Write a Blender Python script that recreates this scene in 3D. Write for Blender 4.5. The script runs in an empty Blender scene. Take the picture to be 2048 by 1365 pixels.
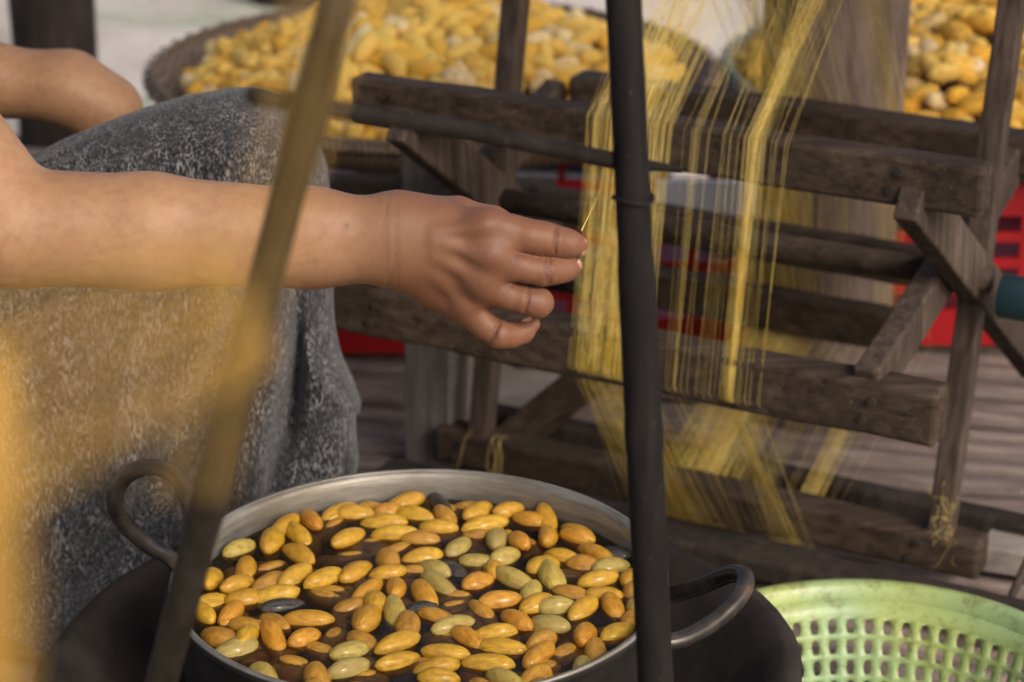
import bpy, bmesh, math, random
import numpy as np
from mathutils import Vector, Matrix, Euler

random.seed(7); rng = np.random.default_rng(7)
S = bpy.context.scene
COL = S.collection

# ------------------------------------------------------------------ camera
CAM = np.array([0.0, -1.68, 1.15]); PITCH = math.radians(21.5); FPX = 4592.0
cam = bpy.data.cameras.new('camera'); camo = bpy.data.objects.new('camera', cam); COL.objects.link(camo)
camo.location = CAM; camo.rotation_euler = (math.radians(90) - PITCH, 0, 0)
cam.sensor_width = 36.0; cam.lens = FPX / 2048 * 36.0; cam.clip_start = 0.05; cam.clip_end = 400
cam.dof.use_dof = True; cam.dof.focus_distance = 1.80; cam.dof.aperture_fstop = cam.lens / 13.5
S.camera = camo

# ------------------------------------------------------------------ sky, sun, exposure
SUN_AZ = math.radians(38); SUN_EL = math.radians(38)       # azimuth measured from -Y towards +X
world = bpy.data.worlds.new('World'); S.world = world; world.use_nodes = True
wn = world.node_tree; wn.nodes.clear()
sky = wn.nodes.new('ShaderNodeTexSky'); sky.sky_type = 'NISHITA'; sky.sun_disc = False
sky.sun_elevation = SUN_EL; sky.sun_rotation = math.pi - SUN_AZ
sky.air_density = 0.7; sky.dust_density = 7.0; sky.ozone_density = 0.4
bg = wn.nodes.new('ShaderNodeBackground'); bg.inputs['Strength'].default_value = 0.14
wo = wn.nodes.new('ShaderNodeOutputWorld')
wn.links.new(sky.outputs[0], bg.inputs[0]); wn.links.new(bg.outputs[0], wo.inputs[0])
sun = bpy.data.lights.new('sun', 'SUN'); sun.energy = 0.8; sun.angle = math.radians(10); sun.color = (1.0, 0.96, 0.91)
suno = bpy.data.objects.new('sun', sun); COL.objects.link(suno)
sd = Vector((math.sin(SUN_AZ) * math.cos(SUN_EL), -math.cos(SUN_AZ) * math.cos(SUN_EL), math.sin(SUN_EL)))
suno.rotation_euler = sd.to_track_quat('Z', 'Y').to_euler(); suno.location = (3, -4, 5)
S.view_settings.view_transform = 'Standard'; S.view_settings.look = 'None'
S.view_settings.exposure = 0.74; S.view_settings.gamma = 1.0
S.render.engine = 'CYCLES'; S.cycles.use_denoising = True
S.cycles.max_bounces = 8; S.cycles.transparent_max_bounces = 8
S.cycles.caustics_reflective = False; S.cycles.caustics_refractive = False

# ------------------------------------------------------------------ survey helpers (sight line cut with a real plane)
_f = np.array([0, math.cos(PITCH), -math.sin(PITCH)]); _u = np.array([0, math.sin(PITCH), math.cos(PITCH)]); _r = np.array([1.0, 0, 0])
TH = math.radians(28); RN = np.array([math.sin(TH), math.cos(TH), 0]); RR = np.array([math.cos(TH), -math.sin(TH), 0])
def ray(x, y): return _f + (x - 1024) / FPX * _r - (y - 682.5) / FPX * _u
def atY(x, y, v): d = ray(x, y); return CAM + d * (v - CAM[1]) / d[1]
def atZ(x, y, v): d = ray(x, y); return CAM + d * (v - CAM[2]) / d[2]
def atN(x, y, c): d = ray(x, y); return CAM + d * (c - CAM @ RN) / (d @ RN)
def depth(p): return float((np.asarray(p) - CAM) @ _f)

# ------------------------------------------------------------------ object helpers
def tag(o, label=None, cat=None, group=None, kind=None):
    if label: o['label'] = label
    if cat: o['category'] = cat
    if group: o['group'] = group
    if kind: o['kind'] = kind
    return o
def empty(name, loc=(0, 0, 0)):
    o = bpy.data.objects.new(name, None); COL.objects.link(o); o.location = loc; o.empty_display_size = 0.05
    return o
def link(name, me, mat=None, parent=None, smooth=False):
    o = bpy.data.objects.new(name, me); COL.objects.link(o)
    if mat is not None and not me.materials: me.materials.append(mat)
    if smooth: me.polygons.foreach_set('use_smooth', [True] * len(me.polygons))
    if parent is not None:
        o.parent = parent; o.matrix_parent_inverse = Matrix.Translation(parent.location).inverted()
    return o
def mesh(name, v, f, mat=None, parent=None, smooth=False):
    me = bpy.data.meshes.new(name); me.from_pydata([tuple(map(float, p)) for p in v], [], [tuple(map(int, q)) for q in f]); me.update()
    return link(name, me, mat, parent, smooth)
def from_bm(name, bm, mat=None, parent=None, smooth=False):
    me = bpy.data.meshes.new(name); bmesh.ops.recalc_face_normals(bm, faces=bm.faces); bm.to_mesh(me); bm.free()
    return link(name, me, mat, parent, smooth)
def bevel(o, w=0.002, seg=2):
    m = o.modifiers.new('bevel', 'BEVEL'); m.width = w; m.segments = seg; m.limit_method = 'ANGLE'; m.angle_limit = math.radians(40)
    return o
def box_axes(name, a, b, ex, ey, wx, wy, mat, parent=None, bev=0.003, wob=0.0, taper=1.0, seg=6):
    """a bar from a to b, section wx (along ex) by wy (along ey), centred on the line"""
    a = np.array(a, float); b = np.array(b, float); ex = np.array(ex, float); ey = np.array(ey, float)
    v = []; f = []
    for i in range(seg + 1):
        t = i / seg; c = a + (b - a) * t; k = 1 + (taper - 1) * t
        j = (rng.random(2) - .5) * 2 * wob
        for sx, sy in ((-1, -1), (1, -1), (1, 1), (-1, 1)):
            v.append(c + ex * (sx * wx / 2 * k + j[0]) + ey * (sy * wy / 2 * k + j[1]))
    for i in range(seg):
        o = i * 4
        for k in range(4): f.append((o + k, o + (k + 1) % 4, o + 4 + (k + 1) % 4, o + 4 + k))
    f.append((3, 2, 1, 0)); o = seg * 4; f.append((o, o + 1, o + 2, o + 3))
    ob = mesh(name, v, f, mat, parent)
    if bev: bevel(ob, bev)
    return ob
def tube_vf(pts, rad, n=10, cap=True):
    pts = [np.array(p, float) for p in pts]; v = []; f = []
    rad = [rad] * len(pts) if np.isscalar(rad) else rad
    up = None
    for i, p in enumerate(pts):
        t = pts[min(i + 1, len(pts) - 1)] - pts[max(i - 1, 0)]; t = t / (np.linalg.norm(t) + 1e-12)
        if up is None:
            up = np.array([0, 0, 1.0]) if abs(t[2]) < .9 else np.array([1.0, 0, 0])
        s = np.cross(t, up); s /= np.linalg.norm(s) + 1e-12; up = np.cross(s, t)
        for k in range(n):
            a = 2 * math.pi * k / n
            v.append(p + (s * math.cos(a) + up * math.sin(a)) * rad[i])
    for i in range(len(pts) - 1):
        for k in range(n):
            f.append((i * n + k, i * n + (k + 1) % n, (i + 1) * n + (k + 1) % n, (i + 1) * n + k))
    if cap:
        f.append(tuple(range(n - 1, -1, -1))); o = (len(pts) - 1) * n; f.append(tuple(range(o, o + n)))
    return v, f
def tube(name, pts, rad, mat, parent=None, n=12, smooth=True):
    v, f = tube_vf(pts, rad, n); return mesh(name, v, f, mat, parent, smooth)
def spline(ctrl, n):
    ctrl = np.array(ctrl, float); m = len(ctrl); out = []
    for i in range(n):
        t = i / (n - 1) * (m - 1); k = min(int(t), m - 2); u = t - k
        p0, p1, p2, p3 = ctrl[max(k - 1, 0)], ctrl[k], ctrl[k + 1], ctrl[min(k + 2, m - 1)]
        out.append(.5 * (2 * p1 + (p2 - p0) * u + (2 * p0 - 5 * p1 + 4 * p2 - p3) * u * u + (3 * p1 - p0 - 3 * p2 + p3) * u ** 3))
    return out
def lathe_vf(prof, n, cx=0, cy=0):
    v = []; f = []
    for r, z in prof:
        for k in range(n):
            a = 2 * math.pi * k / n; v.append((cx + r * math.cos(a), cy + r * math.sin(a), z))
    for i in range(len(prof) - 1):
        for k in range(n):
            f.append((i * n + k, i * n + (k + 1) % n, (i + 1) * n + (k + 1) % n, (i + 1) * n + k))
    return v, f
def merge(parts):
    V = []; Fc = []
    for v, f in parts:
        o = len(V); V += list(v); Fc += [tuple(i + o for i in q) for q in f]
    return V, Fc

# ------------------------------------------------------------------ materials
def mat(name):
    m = bpy.data.materials.new(name); m.use_nodes = True
    return m, m.node_tree, m.node_tree.nodes['Principled BSDF']
def nd(t, typ, **kw):
    n = t.nodes.new(typ)
    for k, v in kw.items():
        if k in n.inputs: n.inputs[k].default_value = v
        else: setattr(n, k, v)
    return n
def ramp(t, src, stops):
    r = t.nodes.new('ShaderNodeValToRGB'); e = r.color_ramp.elements
    while len(e) < len(stops): e.new(.5)
    for i, (p, c) in enumerate(stops):
        e[i].position = p; e[i].color = (c[0], c[1], c[2], 1)
    t.links.new(src, r.inputs[0]); return r.outputs[0]
def coords(t, scale, rot=(0, 0, 0), kind='Object'):
    tc = t.nodes.new('ShaderNodeTexCoord'); mp = t.nodes.new('ShaderNodeMapping')
    mp.inputs['Scale'].default_value = scale; mp.inputs['Rotation'].default_value = rot
    t.links.new(tc.outputs[kind], mp.inputs[0]); return mp.outputs[0]
def noise(t, vec, scale, detail=4, rough=.55, dist=0.0):
    n = t.nodes.new('ShaderNodeTexNoise'); n.inputs['Scale'].default_value = scale; n.inputs['Detail'].default_value = detail
    n.inputs['Roughness'].default_value = rough; n.inputs['Distortion'].default_value = dist
    t.links.new(vec, n.inputs['Vector']); return n.outputs['Fac']
def bump(t, b, h, strength=.3, dist=.002, prev=None):
    n = t.nodes.new('ShaderNodeBump'); n.inputs['Strength'].default_value = strength; n.inputs['Distance'].default_value = dist
    t.links.new(h, n.inputs['Height'])
    if prev is not None: t.links.new(prev, n.inputs['Normal'])
    t.links.new(n.outputs[0], b.inputs['Normal']); return n.outputs[0]
def mixc(t, fac, a, b, mode='MIX'):
    m = t.nodes.new('ShaderNodeMix'); m.data_type = 'RGBA'; m.blend_type = mode
    for s, i in ((fac, 0), (a, 6), (b, 7)):
        if hasattr(s, 'links') or hasattr(s, 'is_linked'): t.links.new(s, m.inputs[i])
        elif i == 0: m.inputs[0].default_value = s
        else: m.inputs[i].default_value = (*s, 1)
    return m.outputs[2]
def wood(name, dark, light, axis_rot=(0, 0, 0), stretch=(1, 14, 14), rough=.72, scale=9, spec=.16):
    m, t, b = mat(name)
    v = coords(t, stretch, axis_rot); g = noise(t, v, scale, 8, .65, .4)
    v2 = coords(t, (1, 1, 1)); st = noise(t, v2, 11, 5, .6)
    c = ramp(t, g, [(.28, dark), (.52, [(x + y) / 2 for x, y in zip(dark, light)]), (.75, light)])
    c = mixc(t, ramp(t, st, [(.35, (0, 0, 0)), (.7, (.55, .55, .55))]), c, [x * .55 for x in dark])
    sp = noise(t, v2, 160, 2, .5)
    c = mixc(t, ramp(t, sp, [(.68, (0, 0, 0)), (.78, (.4, .4, .4))]), c, [min(1, x * 1.9 + .03) for x in light])
    t.links.new(c, b.inputs['Base Color']); b.inputs['Roughness'].default_value = rough
    b.inputs['Specular IOR Level'].default_value = spec
    bump(t, b, g, .5, .0015); return m
ROTR = (0, 0, TH)
M = {}
M['reel'] = wood('reel_wood', (.015, .010, .0065), (.105, .074, .053), ROTR, (1, 12, 12))
M['spoke'] = wood('spoke_wood', (.022, .015, .011), (.14, .104, .082), (0, 0, 0), (12, 12, 1))
M['post_grey'] = wood('weathered_post_wood', (.075, .064, .055), (.24, .215, .195), (0, 0, 0), (12, 12, 1))
M['pillar'] = wood('pillar_wood', (.075, .054, .044), (.23, .175, .15), (0, 0, 0), (9, 9, .8), .75, 6)
M['darkwood'] = wood('dark_wood', (.018, .014, .012), (.07, .055, .045), (0, 0, 0), (8, 8, 1))
M['slat'] = wood('bamboo_slat_wood', (.09, .070, .062), (.33, .262, .235), (0, 0, math.radians(13)), (1, 16, 16), .6, 7)
M['joist'] = wood('joist_wood', (.03, .024, .02), (.09, .07, .06))
M['board'] = wood('pale_board_wood', (.22, .19, .165), (.42, .37, .33), (0, 0, .4), (1, 8, 8))
M['bamboo_dark'] = wood('smoked_bamboo', (.005, .005, .0055), (.022, .018, .0165), (0, 0, 0), (10, 10, 1), .75, 8, .12)
M['bamboo_left'] = wood('worn_bamboo', (.009, .008, .0065), (.05, .041, .030), (0, 0, 0), (7, 7, 2), .55, 7)
M['rod'] = wood('iron_rod', (.007, .006, .005), (.028, .022, .018), (0, 0, 0), (1, 6, 6), .7, 8, .12)

def skin_mat():
    m, t, b = mat('skin'); v = coords(t, (1, 1, 1))
    n1 = noise(t, v, 14, 4, .6); n2 = noise(t, v, 120, 3, .6)
    tc = t.nodes.new('ShaderNodeAttribute'); tc.attribute_name = 'tone'; tc.attribute_type = 'GEOMETRY'
    c = ramp(t, n1, [(.3, (.27, .147, .077)), (.7, (.355, .207, .112))])
    c = mixc(t, tc.outputs['Fac'], c, (.175, .077, .042))
    c = mixc(t, ramp(t, n2, [(.42, (0, 0, 0)), (.75, (.45, .45, .45))]), c, (.20, .085, .045))
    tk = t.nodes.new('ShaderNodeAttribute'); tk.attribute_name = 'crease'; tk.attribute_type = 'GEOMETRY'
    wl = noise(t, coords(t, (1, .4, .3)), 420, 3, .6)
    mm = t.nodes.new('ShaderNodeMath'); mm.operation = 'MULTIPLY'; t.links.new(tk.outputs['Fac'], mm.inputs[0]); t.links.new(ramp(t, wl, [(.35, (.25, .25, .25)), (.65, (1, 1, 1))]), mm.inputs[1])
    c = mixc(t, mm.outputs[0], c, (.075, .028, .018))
    t.links.new(c, b.inputs['Base Color'])
    b.inputs['Roughness'].default_value = .52; b.inputs['Specular IOR Level'].default_value = .35
    b.inputs['Subsurface Weight'].default_value = .18; b.inputs['Subsurface Radius'].default_value = (.012, .004, .002)
    b.inputs['Subsurface Scale'].default_value = .6
    vo = t.nodes.new('ShaderNodeTexVoronoi'); vo.inputs['Scale'].default_value = 900; t.links.new(v, vo.inputs['Vector'])
    p = bump(t, b, vo.outputs['Distance'], .22, .0006)
    bump(t, b, n2, .2, .001, p)
    return m
M['skin'] = skin_mat()
def plain(name, col, rough=.5, metal=0., spec=.5, n=0., ns=40, bs=0., bd=.001):
    m, t, b = mat(name); b.inputs['Roughness'].default_value = rough; b.inputs['Metallic'].default_value = metal
    b.inputs['Specular IOR Level'].default_value = spec
    v = coords(t, (1, 1, 1)); k = noise(t, v, ns, 5, .6)
    t.links.new(ramp(t, k, [(.3, [x * (1 - n) for x in col]), (.7, [min(1, x * (1 + n * .6)) for x in col])]), b.inputs['Base Color'])
    if bs: bump(t, b, k, bs, bd)
    return m
M['nail'] = plain('fingernail', (.36, .20, .145), .35, 0, .5, .05)
def skirt_mat():
    m, t, b = mat('marled_knit')
    v = coords(t, (1.0, 1.0, .22), (0, math.radians(-14), 0)); k = noise(t, v, 620, 2, .5, .5)
    v2 = coords(t, (1, 1, 1)); big = noise(t, v2, 9, 3, .5)
    fl = ramp(t, k, [(.50, (0, 0, 0)), (.62, (1, 1, 1))])
    base = ramp(t, big, [(.3, (.008, .009, .012)), (.7, (.022, .023, .028))])
    pt = noise(t, coords(t, (1, 1, .4)), 60, 3, .6)
    fl = mixc(t, ramp(t, pt, [(.35, (0, 0, 0)), (.62, (.75, .75, .75))]), fl, (.05, .05, .05))
    c = mixc(t, fl, base, (.22, .219, .224)); t.links.new(c, b.inputs['Base Color'])
    b.inputs['Roughness'].default_value = .95; b.inputs['Specular IOR Level'].default_value = .1
    b.inputs['Sheen Weight'].default_value = .15
    bump(t, b, k, .7, .0015); return m
M['skirt'] = skirt_mat()
M['shirt'] = plain('plain_shirt_cotton', (.42, .38, .36), .9, 0, .1, .1, 60, .2)
M['hair'] = plain('black_hair', (.012, .010, .009), .4, 0, .4, .3, 90, .5, .002)
def alu_mat():
    m, t, b = mat('worn_aluminium'); v = coords(t, (1, 1, 9)); k = noise(t, v, 24, 6, .65)
    v2 = coords(t, (1, 1, 1)); s = noise(t, v2, 10, 4, .6)
    c = ramp(t, k, [(.3, (.17, .158, .135)), (.7, (.34, .325, .285))])
    c = mixc(t, ramp(t, s, [(.45, (0, 0, 0)), (.75, (.7, .7, .7))]), c, (.17, .14, .095))
    t.links.new(c, b.inputs['Base Color']); b.inputs['Metallic'].default_value = .75
    b.inputs['Roughness'].default_value = .55; bump(t, b, k, .12, .001); return m
M['alu'] = alu_mat()
M['soot'] = plain('sooted_metal', (.012, .011, .010), .75, 0, .25, .5, 30, .4, .002)
M['stove'] = plain('sooted_stove_clay', (.022, .018, .0155), .85, 0, .2, .6, 16, .6, .004)
def handle_mat():
    m, t, b = mat('worn_handle'); v = coords(t, (1, 1, 1)); k = noise(t, v, 26, 4, .6)
    t.links.new(ramp(t, k, [(.38, (.012, .011, .011)), (.58, (.045, .038, .034)), (.74, (.13, .075, .05))]), b.inputs['Base Color'])
    b.inputs['Roughness'].default_value = .3; b.inputs['Metallic'].default_value = .35; return m
M['handle'] = handle_mat()
def water_mat():
    m = bpy.data.materials.new('murky_water'); m.use_nodes = True; t = m.node_tree; t.nodes.clear()
    o = t.nodes.new('ShaderNodeOutputMaterial')
    v = coords(t, (1, 1, 1)); k = noise(t, v, 55, 2, .5)
    bp = nd(t, 'ShaderNodeBump', Strength=.2, Distance=.004); t.links.new(k, bp.inputs['Height'])
    tr = t.nodes.new('ShaderNodeBsdfTransparent')
    df = t.nodes.new('ShaderNodeBsdfDiffuse'); df.inputs[0].default_value = (.10, .07, .045, 1)
    gl = t.nodes.new('ShaderNodeBsdfGlossy'); gl.inputs['Roughness'].default_value = .16; gl.inputs[0].default_value = (.62, .54, .45, 1)
    t.links.new(bp.outputs[0], gl.inputs['Normal'])
    m1 = t.nodes.new('ShaderNodeMixShader'); m1.inputs[0].default_value = .10
    fr = t.nodes.new('ShaderNodeFresnel'); fr.inputs[0].default_value = 1.33; t.links.new(bp.outputs[0], fr.inputs['Normal'])
    m2 = t.nodes.new('ShaderNodeMixShader')
    t.links.new(tr.outputs[0], m1.inputs[1]); t.links.new(df.outputs[0], m1.inputs[2])
    t.links.new(fr.outputs[0], m2.inputs[0]); t.links.new(m1.outputs[0], m2.inputs[1]); t.links.new(gl.outputs[0], m2.inputs[2])
    t.links.new(m2.outputs[0], o.inputs[0])
    ab = t.nodes.new('ShaderNodeVolumeAbsorption'); ab.inputs['Color'].default_value = (.60, .42, .22, 1); ab.inputs['Density'].default_value = 75
    t.links.new(ab.outputs[0], o.inputs['Volume']); return m
M['water'] = water_mat()
def cocoon_mat(name, c1, c2, rough, wet):
    m, t, b = mat(name); oi = t.nodes.new('ShaderNodeObjectInfo')
    v = coords(t, (1, 1, 1)); k = noise(t, v, 2.2, 4, .6); f = noise(t, coords(t, (.6, 1, 1)), 7, 5, .7)
    c = ramp(t, oi.outputs['Random'], [(0, c1), (1, c2)])
    c = mixc(t, ramp(t, k, [(.40, (0, 0, 0)), (.70, (.8, .8, .8))]), c, [c1[0] * .5, c1[1] * .38, c1[2] * .3])
    t.links.new(c, b.inputs['Base Color']); b.inputs['Roughness'].default_value = rough
    b.inputs['Specular IOR Level'].default_value = .5 if wet else .2
    if wet: b.inputs['Coat Weight'].default_value = .3; b.inputs['Coat Roughness'].default_value = .15
    b.inputs['Subsurface Weight'].default_value = .1; b.inputs['Subsurface Scale'].default_value = .05
    bump(t, b, f, .5, .004); return m
M['cg'] = cocoon_mat('golden_cocoon', (.55, .325, .013), (.46, .235, .009), .42, True)
M['co'] = cocoon_mat('orange_cocoon', (.50, .225, .011), (.52, .275, .012), .42, True)
M['cp'] = cocoon_mat('pale_cocoon', (.46, .35, .06), (.31, .25, .07), .4, True)
M['cd'] = cocoon_mat('soaked_cocoon', (.46, .24, .02), (.40, .20, .018), .4, True)
M['ck'] = cocoon_mat('grey_cocoon', (.022, .019, .016), (.05, .042, .032), .25, True)
M['dry1'] = cocoon_mat('dry_yellow_cocoon', (.80, .50, .09), (.80, .57, .17), .85, False)
M['dry2'] = cocoon_mat('dry_pale_cocoon', (.80, .60, .26), (.74, .60, .36), .85, False)
M['dry3'] = cocoon_mat('dry_amber_cocoon', (.76, .42, .05), (.74, .46, .09), .85, False)
def silk_mat(name, a, b_):
    m, t, b = mat(name); v = coords(t, (1, 1, 1)); k = noise(t, v, 35, 3, .6)
    t.links.new(ramp(t, k, [(.35, a), (.65, b_)]), b.inputs['Base Color'])
    b.inputs['Roughness'].default_value = .35; b.inputs['Specular IOR Level'].default_value = .6; return m
M['silk'] = silk_mat('golden_silk', (.72, .50, .07), (.88, .70, .22))
M['silk2'] = silk_mat('deep_golden_silk', (.52, .30, .045), (.62, .38, .075))
M['red'] = plain('red_plastic', (.33, .006, .010), .4, 0, .5, .15, 12)
M['teal'] = plain('teal_painted_rim', (.09, .19, .20), .6, 0, .4, .35, 30)
M['pipe'] = plain('blue_pipe', (.055, .125, .145), .45, 0, .5, .25, 25)
M['white'] = plain('panel_white', (.80, .80, .82), .7, 0, .3, .04, 20)
M['bluedark'] = plain('dark_blue_plastic', (.012, .03, .055), .4, 0, .5, .3, 10)
def green_mat():
    m, t, b = mat('green_plastic'); v = coords(t, (1, 1, 1)); k = noise(t, v, 9, 3, .5); d = noise(t, v, 55, 6, .75)
    c = ramp(t, k, [(.35, (.23, .34, .17)), (.65, (.30, .36, .11))])
    c = mixc(t, ramp(t, d, [(.50, (0, 0, 0)), (.66, (.85, .85, .85))]), c, (.13, .14, .045))
    t.links.new(c, b.inputs['Base Color']); b.inputs['Roughness'].default_value = .42
    b.inputs['Subsurface Weight'].default_value = .1; b.inputs['Subsurface Scale'].default_value = .01; return m
M['green'] = green_mat()
def weave_mat():
    m, t, b = mat('woven_bamboo'); v = coords(t, (1, 1, 1))
    w = t.nodes.new('ShaderNodeTexWave'); w.inputs['Scale'].default_value = 38; w.inputs['Distortion'].default_value = 2.0
    t.links.new(v, w.inputs['Vector']); n1 = noise(t, v, 20, 4, .6)
    c = ramp(t, w.outputs['Fac'], [(.2, (.08, .055, .035)), (.8, (.25, .18, .115))])
    c = mixc(t, n1, c, (.13, .09, .06)); t.links.new(c, b.inputs['Base Color']); b.inputs['Roughness'].default_value = .75
    bump(t, b, w.outputs['Fac'], .5, .003); return m
M['weave'] = weave_mat()
def ground_mat():
    m, t, b = mat('trodden_earth'); v = coords(t, (1, 1, 1)); a = noise(t, v, 1.8, 5, .6); g = noise(t, v, 1.1, 4, .6, .5); f = noise(t, v, 30, 5, .7)
    c = ramp(t, a, [(.3, (.30, .265, .23)), (.7, (.50, .47, .43))])
    c = mixc(t, ramp(t, g, [(.54, (0, 0, 0)), (.66, (.75, .75, .75))]), c, (.13, .20, .09))
    c = mixc(t, ramp(t, f, [(.5, (0, 0, 0)), (.8, (.5, .5, .5))]), c, (.13, .10, .075))
    t.links.new(c, b.inputs['Base Color']); b.inputs['Roughness'].default_value = .95; bump(t, b, f, .6, .03); return m
M['ground'] = ground_mat()
def thatch_mat():
    m, t, b = mat('thatch'); v = coords(t, (30, 2, 2)); k = noise(t, v, 6, 5, .6)
    t.links.new(ramp(t, k, [(.3, (.05, .04, .03)), (.7, (.18, .14, .09))]), b.inputs['Base Color']); b.inputs['Roughness'].default_value = .9
    bump(t, b, k, .6, .02); return m
M['thatch'] = thatch_mat()

# ------------------------------------------------------------------ setting: ground, bamboo platform, roof, pillars
gv = []; gf = []; G = 60
for i in range(G + 1):
    for j in range(G + 1):
        x = -40 + 80 * i / G; y = -20 + 80 * j / G
        gv.append((x, y, -.36 + .05 * math.sin(x * 1.3) * math.cos(y * .9) + .02 * math.sin(3.1 * x + 2 * y)))
for i in range(G):
    for j in range(G):
        a = i * (G + 1) + j; gf.append((a, a + G + 1, a + G + 2, a + 1))
tag(mesh('ground', gv, gf, M['ground'], None, True), 'pale trodden earth with green patches beyond the bamboo platform', 'ground', kind='structure')
PLAT = empty('floor', (0, 0, -.02)); tag(PLAT, 'raised floor of weathered split bamboo slats', 'floor', kind='structure')
SA = math.radians(13); sx = np.array([math.cos(SA), -math.sin(SA), 0]); sy = np.array([math.sin(SA), math.cos(SA), 0])
def slat_mesh(seed):
    r = np.random.default_rng(seed); v = []; f = []; n = 36; m = 6
    for i in range(n + 1):
        x = -2.3 + 4.6 * i / n; w = .0185 + .003 * r.standard_normal() * .5; dz = .002 * r.standard_normal(); dy = .0015 * r.standard_normal()
        node = .002 if i % 7 == (seed % 7) else 0
        for k in range(m + 1):
            a = math.pi * k / m; v.append((x, -w * math.cos(a) + dy, -.012 + (.012 + node) * math.sin(a) + dz))
        v.append((x, w * .8, -.02)); v.append((x, -w * .8, -.02))
    q = m + 3
    for i in range(n):
        for k in range(q): f.append((i * q + k, (i + 1) * q + k, (i + 1) * q + (k + 1) % q, i * q + (k + 1) % q))
    f.append(tuple(range(q))); f.append(tuple(range(n * q + q - 1, n * q - 1, -1)))
    me = bpy.data.meshes.new('slat'); me.from_pydata(v, [], f); me.update(); me.materials.append(M['slat'])
    me.polygons.foreach_set('use_smooth', [True] * len(me.polygons)); return me
slat_ms = [slat_mesh(s) for s in range(6)]
for i in range(62):
    o = link('slat', slat_ms[i % 6], None, PLAT); d = -1.15 + i * .0515
    p = sy * d + sx * (rng.random() - .5) * .2
    o.location = (p[0], p[1], -.004 - .006 * rng.random()); o.rotation_euler = (0, 0, -SA + (rng.random() - .5) * .012)
for k in range(5):
    x = -1.8 + k * .9; a = sx * x + sy * -1.2; b = sx * x + sy * 2.1
    box_axes('joist', (a[0], a[1], -.062), (b[0], b[1], -.062), sx, (0, 0, 1), .06, .07, M['joist'], PLAT)
    for d in (-1.0, .5, 2.0):
        p = sx * x + sy * d; box_axes('support_post', (p[0], p[1], -.42), (p[0], p[1], -.098), (1, 0, 0), (0, 1, 0), .07, .07, M['joist'], PLAT)

def pillar(name, p, r, mat_, label, top=2.95, lean=(0, 0), base=-.4, group=None):
    pts = [(p[0] + lean[0] * t, p[1] + lean[1] * t, base + (top - base) * t) for t in np.linspace(0, 1, 14)]
    rr = [r * (1 + .04 * math.sin(3.1 * i + p[0])) for i in range(14)]
    return tag(tube(name, pts, rr, mat_, None, 20), label, 'pillar', group)
pillar('pillar', (.390, 1.03), .088, M['pillar'], 'thick pale round wooden pillar behind the silk reel')
p_ = atZ(58, 20, .0); pillar('pillar', (-.80, 2.25), .075, M['darkwood'], 'dark round wooden pillar behind the reeler\'s bent left arm')
p_ = atZ(535, 0, -.33); pillar('pillar', (p_[0] + .07, p_[1] + .1), .115, M['darkwood'], 'leaning dark post rising from the earth behind the cocoon tray', 2.75, (-.9, .3))
# unseen roof above, its place and depth shaped to block sky and sun
ROOF = empty('unseen_roof', (0, -1, 2.7)); tag(ROOF, 'unseen thatched roof above the pot, shaped to block sky and sun', 'roof')
def roof_panel(y0, y1, z0, z1):
    v = []; f = []; n = 40; m = 8
    for s in (0, 1):
        for i in range(n + 1):
            for j in range(m + 1):
                x = -3.6 + 6.6 * i / n; t = j / m
                v.append((x, y0 + (y1 - y0) * t, z0 + (z1 - z0) * t + .16 * s + .02 * math.sin(9 * x + 4 * j)))
    L = (n + 1) * (m + 1)
    for i in range(n):
        for j in range(m):
            a = i * (m + 1) + j; f.append((a, a + 1, a + m + 2, a + m + 1)); f.append((L + a, L + a + m + 1, L + a + m + 2, L + a + 1))
    for i in range(n):
        for j in (0, m):
            a = i * (m + 1) + j; f.append((a, a + m + 1, L + a + m + 1, L + a))
    for j in range(m):
        for i in (0, n):
            a = i * (m + 1) + j; f.append((a, a + 1, L + a + 1, L + a))
    return v, f
v, f = roof_panel(-1.6, -.75, 2.62, 2.95); mesh('thatch_slope', v, f, M['thatch'], ROOF)
v, f = roof_panel(.1, -.74, 2.62, 2.95); mesh('thatch_slope', v, f, M['thatch'], ROOF)
box_axes('ridge_beam', (-3.5, -.75, 2.87), (2.9, -.75, 2.87), (0, 1, 0), (0, 0, 1), .1, .1, M['darkwood'], ROOF)

# ------------------------------------------------------------------ stove, pot, water
PC = np.array([-.0757, .0, 0])
ST = empty('stove', (PC[0], PC[1], 0)); tag(ST, 'wide soot black bowl shaped stove under the cooking pot', 'stove')
v, f = lathe_vf([(.0, .0), (.15, .0), (.165, .012), (.16, .03), (.19, .07), (.245, .125), (.288, .165), (.312, .188), (.317, .198), (.312, .205), (.300, .204),
                 (.285, .19), (.255, .155), (.215, .118), (.16, .085), (.10, .07), (0, .066)], 72, PC[0], PC[1])
v = [(x + .004 * math.sin(7 * math.atan2(y, x + .07)) * (z > .1), y + .003 * math.sin(5 * x * 20) * (z > .1), z + .003 * math.sin(4 * math.atan2(y, x + .07) + 1) * (z > .15)) for x, y, z in v]
mesh('bowl', v, f, M['stove'], ST, True)
for k in range(3):
    a = 2 * math.pi * k / 3 + .5; c, s = math.cos(a), math.sin(a)
    box_axes('pot_rest', (PC[0] + .215 * c, PC[1] + .215 * s, .105), (PC[0] + .195 * c, PC[1] + .195 * s, .165), (c, s, 0), (-s, c, 0), .05, .04, M['stove'], ST, .006)
POT = empty('cooking_pot', (PC[0], PC[1], .1)); tag(POT, 'sooty aluminium pot with loop handles full of cocoons in water', 'pot')
RP = .2
v, f = lathe_vf([(0, .11), (.14, .11), (.172, .122), (.186, .15), (.1945, .20), (.1985, .268), (.2025, .2765), (.2035, .280), (.2015, .2835), (.1985, .2825), (.1965, .279)], 96, PC[0], PC[1])
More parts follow.
